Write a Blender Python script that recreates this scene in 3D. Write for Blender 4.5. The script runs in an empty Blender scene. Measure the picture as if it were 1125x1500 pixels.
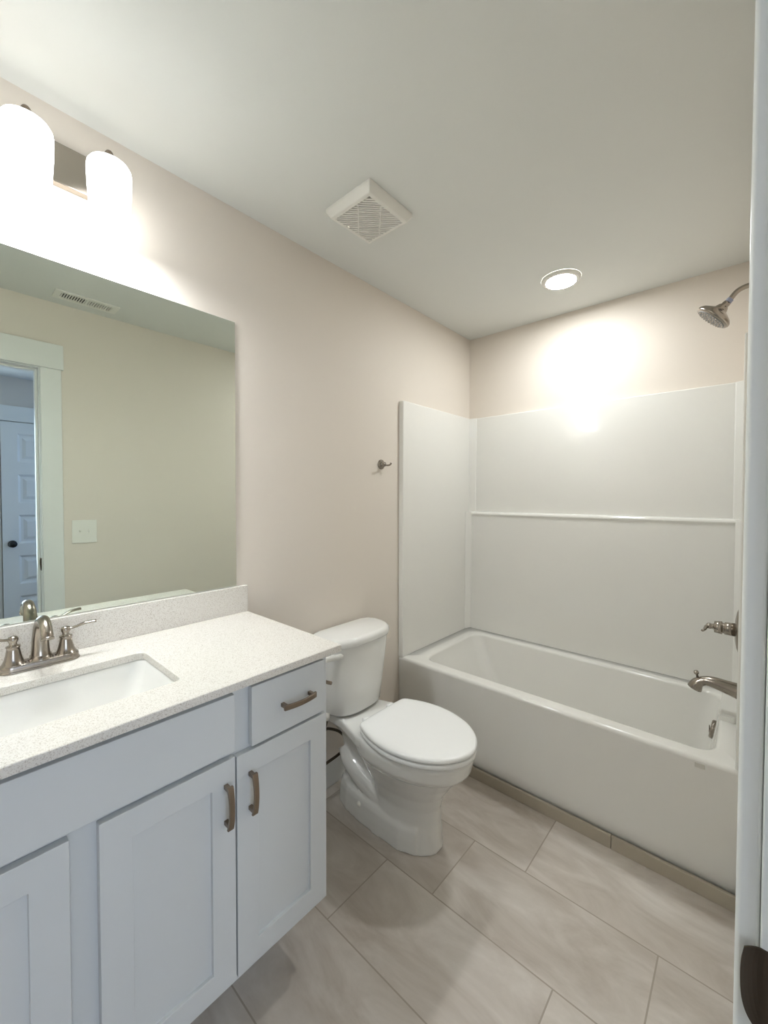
import bpy, bmesh, math, random
from mathutils import Vector, Matrix
PI = math.pi
random.seed(4)
S = bpy.context.scene
COL = S.collection

# ------------------------------------------------------------------ camera
F_PX, CX, CY, CZ = 598.14, 1.4641, -2.5099, 1.3644
yaw, pitch, roll = math.radians(41.4546), math.radians(-1.335), math.radians(0.112)
cam_d = bpy.data.cameras.new('camera'); cam = bpy.data.objects.new('camera', cam_d); COL.objects.link(cam)
cam_d.sensor_fit = 'HORIZONTAL'; cam_d.sensor_width = 36; cam_d.lens = 36 * F_PX / 1125
cam_d.shift_x = -5.95 / 1125; cam_d.shift_y = -9.02 / 1125
cam_d.clip_start = 0.02
fw = Vector((-math.sin(yaw) * math.cos(pitch), math.cos(yaw) * math.cos(pitch), math.sin(pitch)))
r0 = Vector((math.cos(yaw), math.sin(yaw), 0)); u0 = r0.cross(fw)
rr_ = r0 * math.cos(roll) + u0 * math.sin(roll); uu_ = -r0 * math.sin(roll) + u0 * math.cos(roll)
m = Matrix((rr_, uu_, -fw)).transposed().to_4x4(); m.translation = Vector((CX, CY, CZ))
cam.matrix_world = m
S.camera = cam

# ------------------------------------------------------------------ light and exposure
w = bpy.data.worlds.new('world'); S.world = w; w.use_nodes = True
w.node_tree.nodes['Background'].inputs[0].default_value = (0.25, 0.4, 0.8, 1)
w.node_tree.nodes['Background'].inputs[1].default_value = 0.3
S.view_settings.view_transform = 'Standard'; S.view_settings.look = 'None'
S.view_settings.gamma = 1; S.view_settings.use_curve_mapping = False
S.view_settings.exposure = 0.80
BULB_W, SHADE_E, CAN_W, CAN_E, WIN_E = 8.6, 4.5, 4.8, 12.0, 3.1

# ------------------------------------------------------------------ materials
def srgb(c):
    return tuple(((v / 255) / 12.92 if v / 255 <= 0.04045 else ((v / 255 + 0.055) / 1.055) ** 2.4) for v in c) + (1,)
def mat(name, rgb, rough=0.5, metal=0.0, var=0.03, scale=8.0, bump=0.0, bscale=200.0, coat=0.0, spec=0.5, stretch=None):
    M = bpy.data.materials.new(name); M.use_nodes = True
    nt = M.node_tree; b = nt.nodes['Principled BSDF']
    tc = nt.nodes.new('ShaderNodeTexCoord'); src = tc.outputs['Object']
    if stretch:
        mp = nt.nodes.new('ShaderNodeMapping'); mp.inputs['Scale'].default_value = stretch
        nt.links.new(src, mp.inputs[0]); src = mp.outputs[0]
    n = nt.nodes.new('ShaderNodeTexNoise'); n.inputs['Scale'].default_value = scale; n.inputs['Detail'].default_value = 4
    nt.links.new(src, n.inputs['Vector'])
    mx = nt.nodes.new('ShaderNodeMix'); mx.data_type = 'RGBA'
    c = srgb(rgb)
    mx.inputs[6].default_value = tuple(v * (1 - var) for v in c[:3]) + (1,)
    mx.inputs[7].default_value = tuple(min(1, v * (1 + var)) for v in c[:3]) + (1,)
    nt.links.new(n.outputs['Fac'], mx.inputs[0]); nt.links.new(mx.outputs[2], b.inputs['Base Color'])
    b.inputs['Roughness'].default_value = rough; b.inputs['Metallic'].default_value = metal
    b.inputs['Specular IOR Level'].default_value = spec
    b.inputs['Coat Weight'].default_value = coat; b.inputs['Coat Roughness'].default_value = 0.06
    if bump:
        n2 = nt.nodes.new('ShaderNodeTexNoise'); n2.inputs['Scale'].default_value = bscale; n2.inputs['Detail'].default_value = 2
        nt.links.new(tc.outputs['Object'], n2.inputs['Vector'])
        bp = nt.nodes.new('ShaderNodeBump'); bp.inputs['Strength'].default_value = bump; bp.inputs['Distance'].default_value = 0.002
        nt.links.new(n2.outputs['Fac'], bp.inputs['Height']); nt.links.new(bp.outputs[0], b.inputs['Normal'])
    return M
def emit(name, rgb, e):
    M = mat(name, (245, 245, 245), 0.4)
    b = M.node_tree.nodes['Principled BSDF']
    b.inputs['Emission Color'].default_value = rgb + (1,); b.inputs['Emission Strength'].default_value = e
    return M
WALLP = mat('beige_wall_paint', (228, 219, 207), 0.6, var=0.012, scale=3, bump=0.10, bscale=260, spec=0.35)
CEILP = mat('ceiling_paint', (226, 227, 222), 0.85, var=0.01, scale=3, bump=0.06, bscale=220, spec=0.2)
TRIMP = mat('white_trim_paint', (230, 231, 227), 0.35, var=0.01)
CABP = mat('light_grey_cabinet_paint', (214, 217, 217), 0.38, var=0.012)
ACRY = mat('glossy_white_fibreglass', (234, 232, 225), 0.11, var=0.008, bump=0.22, bscale=16, spec=0.5)
PORC = mat('white_porcelain', (236, 235, 230), 0.07, var=0.008, coat=0.3)
SEATP = mat('white_seat_plastic', (248, 248, 245), 0.22, var=0.006)
PLAS = mat('white_plastic', (236, 234, 226), 0.4, var=0.01)
NICK = mat('brushed_nickel', (158, 150, 140), 0.22, 1.0, var=0.05, scale=30, bump=0.02)
NICKB = mat('satin_nickel_pull', (142, 128, 114), 0.32, 1.0, var=0.06, scale=40)
CHROME = mat('polished_metal', (200, 195, 188), 0.1, 1.0, var=0.02)
BRONZE = mat('dark_bronze', (84, 72, 58), 0.38, 0.7, var=0.15, scale=30)
BLACKP = mat('black_knob', (14, 14, 16), 0.25, 0.3)
DARK = mat('register_void_shade', (52, 50, 46), 0.9)  # shade of the duct behind the louvres, put into the colour
GREYC = mat('grille_void_shade', (78, 73, 66), 0.9)  # shade inside the fan housing, put into the colour
HOSE = mat('braided_steel_hose', (92, 84, 74), 0.35, 0.9, var=0.3, scale=300)
HALLP = mat('hall_wall_paint', (214, 208, 198), 0.7, var=0.01)
HALLF = mat('hall_floor', (120, 100, 82), 0.5, var=0.1, scale=4, stretch=(1, 10, 1))
NOZ = mat('grey_nozzle_rubber', (120, 120, 118), 0.5)
GLASSB = emit('lit_opal_glass', (0.95, 0.98, 0.99), SHADE_E)
_nt = GLASSB.node_tree; _tc = _nt.nodes['Texture Coordinate']; _sp = _nt.nodes.new('ShaderNodeSeparateXYZ'); _nt.links.new(_tc.outputs['Generated'], _sp.inputs[0])
_mr = _nt.nodes.new('ShaderNodeMapRange'); _mr.inputs['From Min'].default_value = 0.55; _mr.inputs['From Max'].default_value = 0.97
_mr.inputs['To Min'].default_value = SHADE_E; _mr.inputs['To Max'].default_value = SHADE_E * 0.25    # the glass glows most around the bulb, least at its crown
_nt.links.new(_sp.outputs[2], _mr.inputs['Value']); _nt.links.new(_mr.outputs[0], _nt.nodes['Principled BSDF'].inputs['Emission Strength'])
LENS = emit('lit_downlight_lens', (1.0, 0.97, 0.92), CAN_E)
FILLP = emit('blue_fill_pane', (0.30, 0.50, 1.0), WIN_E * 0.32)  # blue glow of an unseen pane added to light the hall
FILLQ = emit('neutral_fill_pane', (0.72, 0.83, 1.0), WIN_E)  # near-neutral glow of an unseen pane added as fill through the doorway
MIRR = bpy.data.materials.new('silvered_mirror'); MIRR.use_nodes = True
_b = MIRR.node_tree.nodes['Principled BSDF']; _b.inputs['Base Color'].default_value = (0.78, 0.845, 0.785, 1)
_b.inputs['Metallic'].default_value = 1; _b.inputs['Roughness'].default_value = 0.005
MEDGE = mat('mirror_glass_edge', (120, 135, 125), 0.1)

def quartz():
    M = mat('speckled_white_quartz', (238, 236, 229), 0.16, var=0.01)
    nt = M.node_tree; b = nt.nodes['Principled BSDF']; tc = nt.nodes['Texture Coordinate']
    n = nt.nodes.new('ShaderNodeTexNoise'); n.inputs['Scale'].default_value = 430; n.inputs['Detail'].default_value = 3
    nt.links.new(tc.outputs['Object'], n.inputs['Vector'])
    r = nt.nodes.new('ShaderNodeValToRGB')
    r.color_ramp.elements[0].position = 0.30; r.color_ramp.elements[0].color = srgb((190, 181, 168))
    r.color_ramp.elements[1].position = 0.50; r.color_ramp.elements[1].color = srgb((230, 226, 218))
    nt.links.new(n.outputs['Fac'], r.inputs[0]); nt.links.new(r.outputs[0], b.inputs['Base Color'])
    return M
QUARTZ = quartz()

def tile(name, x0, y0, L=0.612, Wd=0.2925, third=-0.205):
    M = bpy.data.materials.new(name); M.use_nodes = True
    nt = M.node_tree; N = nt.nodes; Lk = nt.links; b = N['Principled BSDF']
    tc = N.new('ShaderNodeTexCoord'); sp = N.new('ShaderNodeSeparateXYZ'); Lk.new(tc.outputs['Object'], sp.inputs[0])
    def mth(op, a, c=None):
        n = N.new('ShaderNodeMath'); n.operation = op
        for i, v in enumerate((a, c)):
            if v is None: continue
            if isinstance(v, (int, float)): n.inputs[i].default_value = v
            else: Lk.new(v, n.inputs[i])
        return n.outputs[0]
    v = mth('DIVIDE', mth('SUBTRACT', y0, sp.outputs[1]), Wd)       # rows run away from the tub
    row = mth('MAXIMUM', mth('FLOOR', v), 0.0); fv = mth('SUBTRACT', v, row)
    u = mth('DIVIDE', mth('SUBTRACT', mth('SUBTRACT', sp.outputs[0], x0), mth('MULTIPLY', row, third)), L)
    cu = mth('FLOOR', u); fu = mth('SUBTRACT', u, cu)
    g = 0.0022
    eu = mth('MULTIPLY', mth('MINIMUM', fu, mth('SUBTRACT', 1.0, fu)), L)
    ev = mth('MULTIPLY', mth('MINIMUM', mth('ADD', fv, mth('MULTIPLY', mth('LESS_THAN', v, 0.5), 10.0)), mth('SUBTRACT', 1.0, fv)), Wd)
    d = mth('MINIMUM', eu, ev)
    grout = mth('LESS_THAN', d, g)
    cell = N.new('ShaderNodeTexWhiteNoise'); cell.noise_dimensions = '2D'
    cb = N.new('ShaderNodeCombineXYZ'); Lk.new(cu, cb.inputs[0]); Lk.new(row, cb.inputs[1]); Lk.new(cb.outputs[0], cell.inputs['Vector'])
    off = N.new('ShaderNodeVectorMath'); off.operation = 'MULTIPLY_ADD'
    Lk.new(cell.outputs['Color'], off.inputs[0]); off.inputs[1].default_value = (7, 7, 7)
    mp = N.new('ShaderNodeMapping'); mp.inputs['Scale'].default_value = (1.0, 2.6, 1)
    mp.inputs['Rotation'].default_value = (0, 0, 0.35)
    Lk.new(tc.outputs['Object'], mp.inputs[0]); Lk.new(mp.outputs[0], off.inputs[2])
    n1 = N.new('ShaderNodeTexNoise'); n1.inputs['Scale'].default_value = 3.2; n1.inputs['Detail'].default_value = 9; n1.inputs['Roughness'].default_value = 0.62; n1.inputs['Distortion'].default_value = 0.6
    Lk.new(off.outputs[0], n1.inputs['Vector'])
    r = N.new('ShaderNodeValToRGB'); e = r.color_ramp.elements
    e[0].position = 0.3; e[0].color = srgb((180, 169, 156)); e[1].position = 0.72; e[1].color = srgb((220, 213, 204))
    Lk.new(n1.outputs['Fac'], r.inputs[0])
    hs = N.new('ShaderNodeHueSaturation'); Lk.new(r.outputs[0], hs.inputs['Color'])
    Lk.new(mth('ADD', 0.96, mth('MULTIPLY', cell.outputs['Value'], 0.08)), hs.inputs['Value'])
    mx = N.new('ShaderNodeMix'); mx.data_type = 'RGBA'; Lk.new(grout, mx.inputs[0]); Lk.new(hs.outputs[0], mx.inputs[6])
    mx.inputs[7].default_value = srgb((168, 157, 143)); Lk.new(mx.outputs[2], b.inputs['Base Color'])
    b.inputs['Roughness'].default_value = 0.42
    bp = N.new('ShaderNodeBump'); bp.inputs['Strength'].default_value = 0.25; bp.inputs['Distance'].default_value = 0.002
    Lk.new(mth('SUBTRACT', mth('MULTIPLY', n1.outputs['Fac'], 0.35), grout), bp.inputs['Height']); Lk.new(bp.outputs[0], b.inputs['Normal'])
    return M
TILE = tile('beige_stone_tile', 0.266, -0.797, Wd=0.2925)
STILE = mat('tile_skirting', (178, 168, 150), 0.45, var=0.08, scale=9)

# ------------------------------------------------------------------ helpers
def obj(name, bm, material, parent=None, bevel=0.0, smooth=False, seg=2, subsurf=0, wn=False):
    me = bpy.data.meshes.new(name)
    bmesh.ops.recalc_face_normals(bm, faces=bm.faces[:])
    bm.to_mesh(me); bm.free()
    o = bpy.data.objects.new(name, me); COL.objects.link(o)
    for mm in (material if isinstance(material, (list, tuple)) else [material]): me.materials.append(mm)
    if parent is not None:
        o.parent = parent
        # meshes are built in room coordinates: bring them into the parent's frame
        me.transform(Matrix.Translation(-world_loc(parent)))
    if smooth:
        for p in me.polygons: p.use_smooth = True
    if subsurf:
        s = o.modifiers.new('sub', 'SUBSURF'); s.levels = subsurf; s.render_levels = subsurf
    if wn:
        wm = o.modifiers.new('wn', 'WEIGHTED_NORMAL'); wm.keep_sharp = False; wm.weight = 100
    if bevel:
        b = o.modifiers.new('bevel', 'BEVEL'); b.width = bevel; b.segments = seg; b.limit_method = 'ANGLE'; b.angle_limit = math.radians(40)
        for p in me.polygons: p.use_smooth = True
        wn = o.modifiers.new('wn', 'WEIGHTED_NORMAL'); wn.keep_sharp = False; wn.weight = 100
    return o
def world_loc(o):
    v = Vector(o.location)
    while o.parent: o = o.parent; v += Vector(o.location)
    return v
def thing(name, label, cat, loc, group=None):
    o = bpy.data.objects.new(name, None); COL.objects.link(o); o.location = loc; o.empty_display_size = 0.1
    o['label'] = label; o['category'] = cat
    if group: o['group'] = group
    return o
def tag(o, label, cat, group=None):
    o['label'] = label; o['category'] = cat
    if group: o['group'] = group
    return o
def structure(o): o['kind'] = 'structure'; return o
def NB(): return bmesh.new()
def box(bm, x0, x1, y0, y1, z0, z1):
    vs = [bm.verts.new((x, y, z)) for z in (z0, z1) for x, y in ((x0, y0), (x1, y0), (x1, y1), (x0, y1))]
    for f in ((3, 2, 1, 0), (4, 5, 6, 7), (0, 1, 5, 4), (1, 2, 6, 5), (2, 3, 7, 6), (3, 0, 4, 7)):
        bm.faces.new([vs[i] for i in f])
    return bm
def bx(*a): return box(NB(), *a)
def loft(bm, loops, cap0=True, cap1=True, close=True):
    rs = [[bm.verts.new(p) for p in L] for L in loops]
    n = len(rs[0])
    for a, b in zip(rs, rs[1:]):
        for i in range(n if close else n - 1):
            j = (i + 1) % n
            try: bm.faces.new((a[i], a[j], b[j], b[i]))
            except ValueError: pass
    if cap0: bm.faces.new(rs[0][::-1])
    if cap1: bm.faces.new(rs[-1])
    return rs
def rrect(x0, x1, y0, y1, r, z, n=6):
    pts = []
    for cx, cy, a0 in ((x1 - r, y1 - r, 0), (x0 + r, y1 - r, 90), (x0 + r, y0 + r, 180), (x1 - r, y0 + r, 270)):
        for i in range(n + 1):
            a = math.radians(a0 + 90 * i / n)
            pts.append((cx + r * math.cos(a), cy + r * math.sin(a), z))
    return pts
def frame_of(d):
    d = Vector(d).normalized()
    a = Vector((0, 0, 1)) if abs(d.z) < 0.9 else Vector((1, 0, 0))
    s = d.cross(a).normalized(); return s, d.cross(s).normalized(), d
def tube(bm, pts, rad, n=14, flat=None):
    """sweep; rad is a number or a list; flat=(a,b) scales the two cross axes (list allowed)"""
    pts = [Vector(p) for p in pts]
    if isinstance(rad, (int, float)): rad = [rad] * len(pts)
    s = None; loops = []
    for i, p in enumerate(pts):
        d = (pts[min(i + 1, len(pts) - 1)] - pts[max(i - 1, 0)]).normalized()
        if s is None: s, t, _ = frame_of(d)
        else:
            s = (s - d * s.dot(d)).normalized(); t = d.cross(s).normalized()
        fa, fb = flat if flat else (1, 1)
        loops.append([p + s * math.cos(2 * PI * k / n) * rad[i] * fa + t * math.sin(2 * PI * k / n) * rad[i] * fb for k in range(n)])
    loft(bm, loops); return bm
def lathe(bm, prof, origin, axis=(0, 0, 1), n=40, cap=True):
    """prof: list of (radius, distance along axis)"""
    s, t, d = frame_of(axis); o = Vector(origin)
    loops = [[o + d * h + (s * math.cos(2 * PI * k / n) + t * math.sin(2 * PI * k / n)) * max(r, 1e-4) for k in range(n)] for r, h in prof]
    loft(bm, loops, cap, cap); return bm
def spline(ctrl, n=8):
    P = [Vector(c) for c in ctrl]; P = [P[0] * 2 - P[1]] + P + [P[-1] * 2 - P[-2]]; out = []
    for i in range(1, len(P) - 2):
        for k in range(n):
            t = k / n; a, b, c, d = P[i - 1:i + 3]
            out.append(0.5 * ((2 * b) + (c - a) * t + (2 * a - 5 * b + 4 * c - d) * t * t + (3 * b - a - 3 * c + d) * t ** 3))
    out.append(P[-2]); return out
def lerp(a, b, t): return a + (b - a) * t

# ------------------------------------------------------------------ room shell
W, H, YF = 1.4765, 2.443, -2.935
X1 = 1.592                                     # hall face of the door wall
OY0, OY1, OZ = -2.865, -2.075, 2.085           # rough door opening
structure(obj('floor', bx(-0.05, W, YF - 0.05, 0.05, -0.06, 0), TILE))
structure(obj('ceiling', bx(-0.1, W + 0.0, YF - 0.1, 0.1, H, H + 0.08), CEILP))
structure(obj('wall_left', bx(-0.1, 0, YF - 0.1, 0.1, -0.06, H), WALLP))
structure(obj('wall_back', bx(0, W, 0, 0.1, -0.06, H), WALLP))
structure(obj('wall_front', bx(0, W, YF - 0.1, YF, -0.06, H), WALLP))
bm = NB(); box(bm, W, X1, OY1, 0.1, -0.06, H + 0.08); box(bm, W, X1, YF - 0.1, OY0, -0.06, H + 0.08); box(bm, W, X1, OY0, OY1, OZ, H + 0.08)
structure(obj('wall_right', bm, [WALLP]))
# baseboards
for nm, a in (('baseboard_left', (0, 0.014, -1.75, -0.765, 0, 0.125)), ('baseboard_right', (W - 0.014, W, -1.993, -0.775, 0, 0.125))):
    b_ = bx(*a); structure(obj(nm, b_, TRIMP, bevel=0.004))
# tile strip along the foot of the tub apron
sk = structure(obj('trim_1', bx(0.015, 1.0855, -0.7765, -0.7635, 0, 0.052), STILE, bevel=0.002))
sk2 = structure(obj('trim_2', bx(1.0875, W - 0.0145, -0.7765, -0.7635, 0, 0.052), STILE, bevel=0.002))
# door frame: jamb, stop, casings, strike plate
JY = -2.0905
bm = NB()
box(bm, W, X1, JY, OY1, 0, OZ - 0.0); box(bm, W, X1, OY0, -2.85, 0, OZ); box(bm, W, X1, -2.85, JY, 2.065, OZ)
jamb = structure(obj('door_1', bm, TRIMP, bevel=0.0015))
bm = NB(); box(bm, W + 0.04, X1 - 0.035, JY - 0.011, JY, 0, 2.065); box(bm, W + 0.04, X1 - 0.035, -2.85, -2.839, 0, 2.065); box(bm, W + 0.04, X1 - 0.035, -2.839, JY - 0.011, 2.054, 2.065)
obj('door_stop', bm, TRIMP, jamb, bevel=0.002)
CX0 = 1.4615
c1 = structure(obj('trim_3', bx(CX0, W, -2.086, -1.993, 0, 2.07), TRIMP, bevel=0.0035, seg=3))
c2 = structure(obj('trim_4', bx(CX0, W, -2.93, -2.855, 0, 2.07), TRIMP, bevel=0.002))
c3 = structure(obj('trim_5', bx(CX0 - 0.004, W, -2.93, -1.983, 2.0705, 2.207), TRIMP, bevel=0.002))
for nm, a in (('trim_6', (X1, X1 + 0.016, -2.085, -1.995, 0, 2.07)), ('trim_7', (X1, X1 + 0.016, -2.945, -2.855, 0, 2.07)), ('trim_8', (X1, X1 + 0.02, -2.96, -1.98, 2.0705, 2.2))):
    structure(obj(nm, bx(*a), TRIMP, bevel=0.002))
# strike plate: flat plate let into the jamb with a lip that curls past the casing
bm = NB()
edge = spline([(1.4672, 0, 1.018), (1.4655, 0, 1.008), (1.4652, 0, 0.994), (1.4662, 0, 0.979), (1.4690, 0, 0.966), (1.4735, 0, 0.956), (1.4790, 0, 0.949)], 4)
def bend(x): return JY - 0.0012 - 0.009 * max(0.0, (1.4775 - x) / 0.0125) ** 1.6
cols = []
for p in edge:
    xs_ = [p.x + (1.52 - p.x) * t for t in (0, 0.04, 0.08, 0.13, 0.18, 0.24, 0.4, 1.0)]
    cols.append([(x, bend(x), p.z) for x in xs_] + [(x, bend(x) + 0.0014, p.z) for x in xs_[::-1]])
loft(bm, cols)
strike = obj('strike_plate', bm, BRONZE, jamb)
strike['label'] = 'dark bronze latch plate curling over the jamb edge'

# hall beyond the door
HX, HY0, HY1 = 3.6, -4.0, -0.9
structure(obj('floor_hall', bx(W, HX, HY0, HY1, -0.061, -0.001), HALLF))
structure(obj('ceiling_hall', bx(X1, HX + 0.1, HY0 - 0.1, HY1 + 0.1, H, H + 0.08), CEILP))
bm = NB()
structure(obj('wall_hall_far', bx(HX, HX + 0.1, HY0 - 0.1, HY1 + 0.1, -0.06, H), HALLP))
structure(obj('wall_hall_right', bx(X1, HX, HY1, HY1 + 0.1, -0.06, H), HALLP))
structure(obj('wall_hall_left', bx(X1, HX, HY0 - 0.1, HY0, -0.06, H), HALLP))
def fill_window(name, a0, a1, z0, z1, axis):  # unseen windows, added with glowing panes to throw daylight into hall and doorway
    t = 0.05; bm = NB(); pn = NB()
    def bb(b, u0, u1, w0, w1, d0, d1):
        if axis == 'x': box(b, HX - d1, HX - d0, u0, u1, w0, w1)
        else: box(b, u0, u1, HY1 - d1, HY1 - d0, w0, w1)
    bb(bm, a0 - t, a0, z0 - t, z1 + t, 0, 0.03); bb(bm, a1, a1 + t, z0 - t, z1 + t, 0, 0.03)
    bb(bm, a0, a1, z0 - t, z0, 0, 0.03); bb(bm, a0, a1, z1, z1 + t, 0, 0.03); bb(bm, a0, a1, (z0 + z1) / 2 - 0.015, (z0 + z1) / 2 + 0.015, 0.0, 0.022)
    f = structure(obj(name, bm, TRIMP)); bb(pn, a0, a1, z0, z1, 0.002, 0.008); obj('glowing_pane', pn, FILLP if axis == 'y' else FILLQ, f)
fill_window('fill_window_1', -3.4, -2.225, 0.7, 2.1, 'x')  # added out of view, fills the cabinet fronts through the doorway
fill_window('fill_window_2', 2.0, 3.3, 0.7, 2.1, 'y')  # added out of view, brightens the hall door with blue daylight
# white five-panel door in the hall (seen in the mirror)
DY0, DY1, DH = -2.06, -1.30, 2.03
hd = thing('door_2', '', '', (HX - 0.02, (DY0 + DY1) / 2, 0)); del hd['label'], hd['category']; structure(hd)
bm = NB(); xs = HX - 0.045
st = 0.11; nP = 5; ph = (DH - 0.11 * 6 - 0.06) / 5
box(bm, xs, HX - 0.001, DY0, DY0 + st, 0.01, DH); box(bm, xs, HX - 0.001, DY1 - st, DY1, 0.01, DH)
z = 0.01; box(bm, xs, HX - 0.001, DY0 + st, DY1 - st, z, z + 0.17); z += 0.17
pz = []
for i in range(5):
    pz.append((z, z + ph)); z += ph
    box(bm, xs, HX - 0.001, DY0 + st, DY1 - st, z, z + (0.11 if i < 4 else DH - z)); z += 0.11
obj('door_slab', bm, TRIMP, hd)
for a, b in pz:
    bm = NB(); y0, y1 = DY0 + st, DY1 - st
    loft(bm, [rrect(0, 1, 0, 1, .01, 0, 1)] * 0 or [[(xs + dx, y0 + i, a + i), (xs + dx, y1 - i, a + i), (xs + dx, y1 - i, b - i), (xs + dx, y0 + i, b - i)] for i, dx in ((0, 0.001), (0.018, 0.014), (0.035, 0.014), (0.06, 0.003))], cap0=False)
    obj('door_panel', bm, TRIMP, hd)
kb = lathe(NB(), [(0.032, 0), (0.032, 0.006), (0.012, 0.012), (0.011, 0.03), (0.022, 0.036), (0.029, 0.05), (0.027, 0.062), (0.012, 0.069), (0, 0.07)], (xs, -1.995, 0.925), (-1, 0, 0), 24)
k_ = obj('door_knob', kb, BLACKP, hd, smooth=True); k_['label'] = 'black round door knob'
bm = NB(); box(bm, HX - 0.018, HX, DY0 - 0.095, DY0 - 0.006, 0, DH + 0.01); box(bm, HX - 0.018, HX, DY1 + 0.006, DY1 + 0.095, 0, DH + 0.01)
structure(obj('trim_9', bm, TRIMP)); structure(obj('trim_10', bx(HX - 0.022, HX, DY0 - 0.11, DY1 + 0.11, DH + 0.0105, DH + 0.15), TRIMP))

# ------------------------------------------------------------------ bathtub
ZR = 0.466; TY = -0.763
tub = thing('bathtub', 'white glossy alcove bathtub with a flat apron below the shower walls', 'bathtub', (0.73, -0.38, 0))
bm = NB(); e = 0.0008
ox0, ox1, oy0, oy1 = 0.001, W - 0.001, TY, -0.001
N_ = 10
L = [rrect(ox0, ox1, oy0 + 0.006, oy1, 0.003, 0.002, N_), rrect(ox0, ox1, oy0 + 0.004, oy1, 0.003, 0.10, N_), rrect(ox0, ox1, oy0 + 0.002, oy1, 0.003, ZR - 0.03, N_)]
for a in range(0, 91, 15):
    t = math.radians(a); k = 0.016
    L.append(rrect(ox0, ox1, oy0 + k * (1 - math.cos(t)), oy1, 0.004, ZR - k + k * math.sin(t), N_))
bi = (0.132, 1.388, -0.689, -0.126)
L.append(rrect(bi[0] - 0.014, bi[1] + 0.014, bi[2] - 0.014, bi[3] + 0.014, 0.075, ZR, N_))
for a in range(15, 91, 15):
    t = math.radians(a); k = 0.014
    i = k * (1 - math.sin(t)) - 0.0
    L.append(rrect(bi[0] - i, bi[1] + i, bi[2] - i, bi[3] + i, 0.07, ZR - k * (1 - math.cos(t)), N_))
for t in (0.15, 0.35, 0.6, 0.8):
    z = lerp(ZR - 0.014, 0.10, t)
    L.append(rrect(bi[0] + 0.17 * t, bi[1] - 0.055 * t, bi[2] + 0.055 * t, bi[3] - 0.055 * t, 0.07 + 0.02 * t, z, N_))
for t, z in ((0.92, 0.125), (1.05, 0.10), (1.3, 0.088)):
    L.append(rrect(bi[0] + 0.17 * t, bi[1] - 0.055 * t, bi[2] + 0.055 * t, bi[3] - 0.055 * t, 0.09, z, N_))
loft(bm, L)
obj('tub_body', bm, ACRY, tub, smooth=True)
bm = NB(); loft(bm, [rrect(1.388, 1.4454, -0.405, -0.03, 0.012, ZR - 0.001), rrect(1.388, 1.4454, -0.405, -0.03, 0.012, ZR + 0.020), rrect(1.394, 1.4454, -0.399, -0.03, 0.012, ZR + 0.027)])
obj('corner_deck', bm, ACRY, tub, smooth=False, bevel=0.003)
bm = NB(); lathe(bm, [(0.037, 0), (0.037, 0.009), (0.033, 0.013), (0.0, 0.0135)], (1.374, -0.385, 0.410), (-1, 0, 0.18), 36)
ov = obj('overflow_plate', bm, NICK, tub, smooth=True); ov['label'] = 'round brushed nickel overflow plate'
bm = NB(); box(bm, 1.3565, 1.3600, -0.388, -0.382, 0.394, 0.424); obj('overflow_lever', bm, NICK, ov, bevel=0.001)
bm = NB(); lathe(bm, [(0.034, 0), (0.034, 0.003), (0.0, 0.004)], (1.24, -0.40, 0.087), (0, 0, 1), 28); obj('tub_drain', bm, NICK, tub, smooth=True)
bm = NB(); box(bm, 1.339, 1.367, TY + 0.0, TY + 0.004, 0.432, 0.448); bg = obj('maker_badge', bm, mat('grey_badge', (208, 205, 194), 0.3), tub, bevel=0.001)
for v in bg.data.vertices: v.co.y -= 0.0012
bg['label'] = 'small grey rectangular badge near the right end of the apron'

# ------------------------------------------------------------------ shower surround
ZS = 1.894; PT = 0.018
sur = thing('shower_surround', 'glossy white three-sided shower wall with a horizontal ledge above the bathtub', 'shower wall', (0.73, -0.03, ZR + 0.01))
XL, XR, YBK = 0.030, 1.4455, -0.030
zb = ZR + 0.0012
def panel(x0, x1, y0, y1, z0, z1, r_=0.007):
    # square against the wall, rounded towards the room
    g = NB(); k = r_; inner = x1 if x0 < 0.5 else x0; outer = x0 if x0 < 0.5 else x1; sg = 1 if inner > outer else -1
    def ring(i, z):
        P = [(outer, y1), (outer, y0 + i)]
        for a in range(0, 91, 18):
            t = math.radians(a); P.append((inner - sg * (i + k - k * math.sin(t)), y0 + i + k - k * math.cos(t)))
        return [(x, y, z) for x, y in P] + [(inner - sg * i, y1, z)]
    loft(g, [ring(0, z0), ring(0, z1 - k)] + [ring(k * (1 - math.cos(math.radians(t))), z1 - k + k * math.sin(math.radians(t))) for t in (20, 40, 60, 80)])
    return g
obj('side_panel', panel(0.001, XL, TY + 0.001, -0.001, zb, ZS), ACRY, sur)
obj('side_panel', panel(XR, W - 0.001, TY + 0.001, -0.001, zb, ZS), ACRY, sur)
obj('back_panel', bx(XL, XR, YBK, -0.001, 1.235, ZS), ACRY, sur, bevel=0.006, seg=4)
def prism_x(bm, x0, x1, prof):
    loft(bm, [[(x0, y, z) for y, z in prof], [(x1, y, z) for y, z in prof]]); return bm
LZ = 1.262
prof = [(-0.0305, zb), (-0.052, zb), (-0.052, LZ - 0.028)]
for a in range(0, 91, 15):
    t = math.radians(a); prof.append((-0.042 - 0.016 * math.cos(t), LZ - 0.016 + 0.016 * math.sin(t)))
prof.append((-0.0305, LZ + 0.002))
o = obj('lower_back_panel', prism_x(NB(), XL, XR, prof), ACRY, sur)
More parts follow.
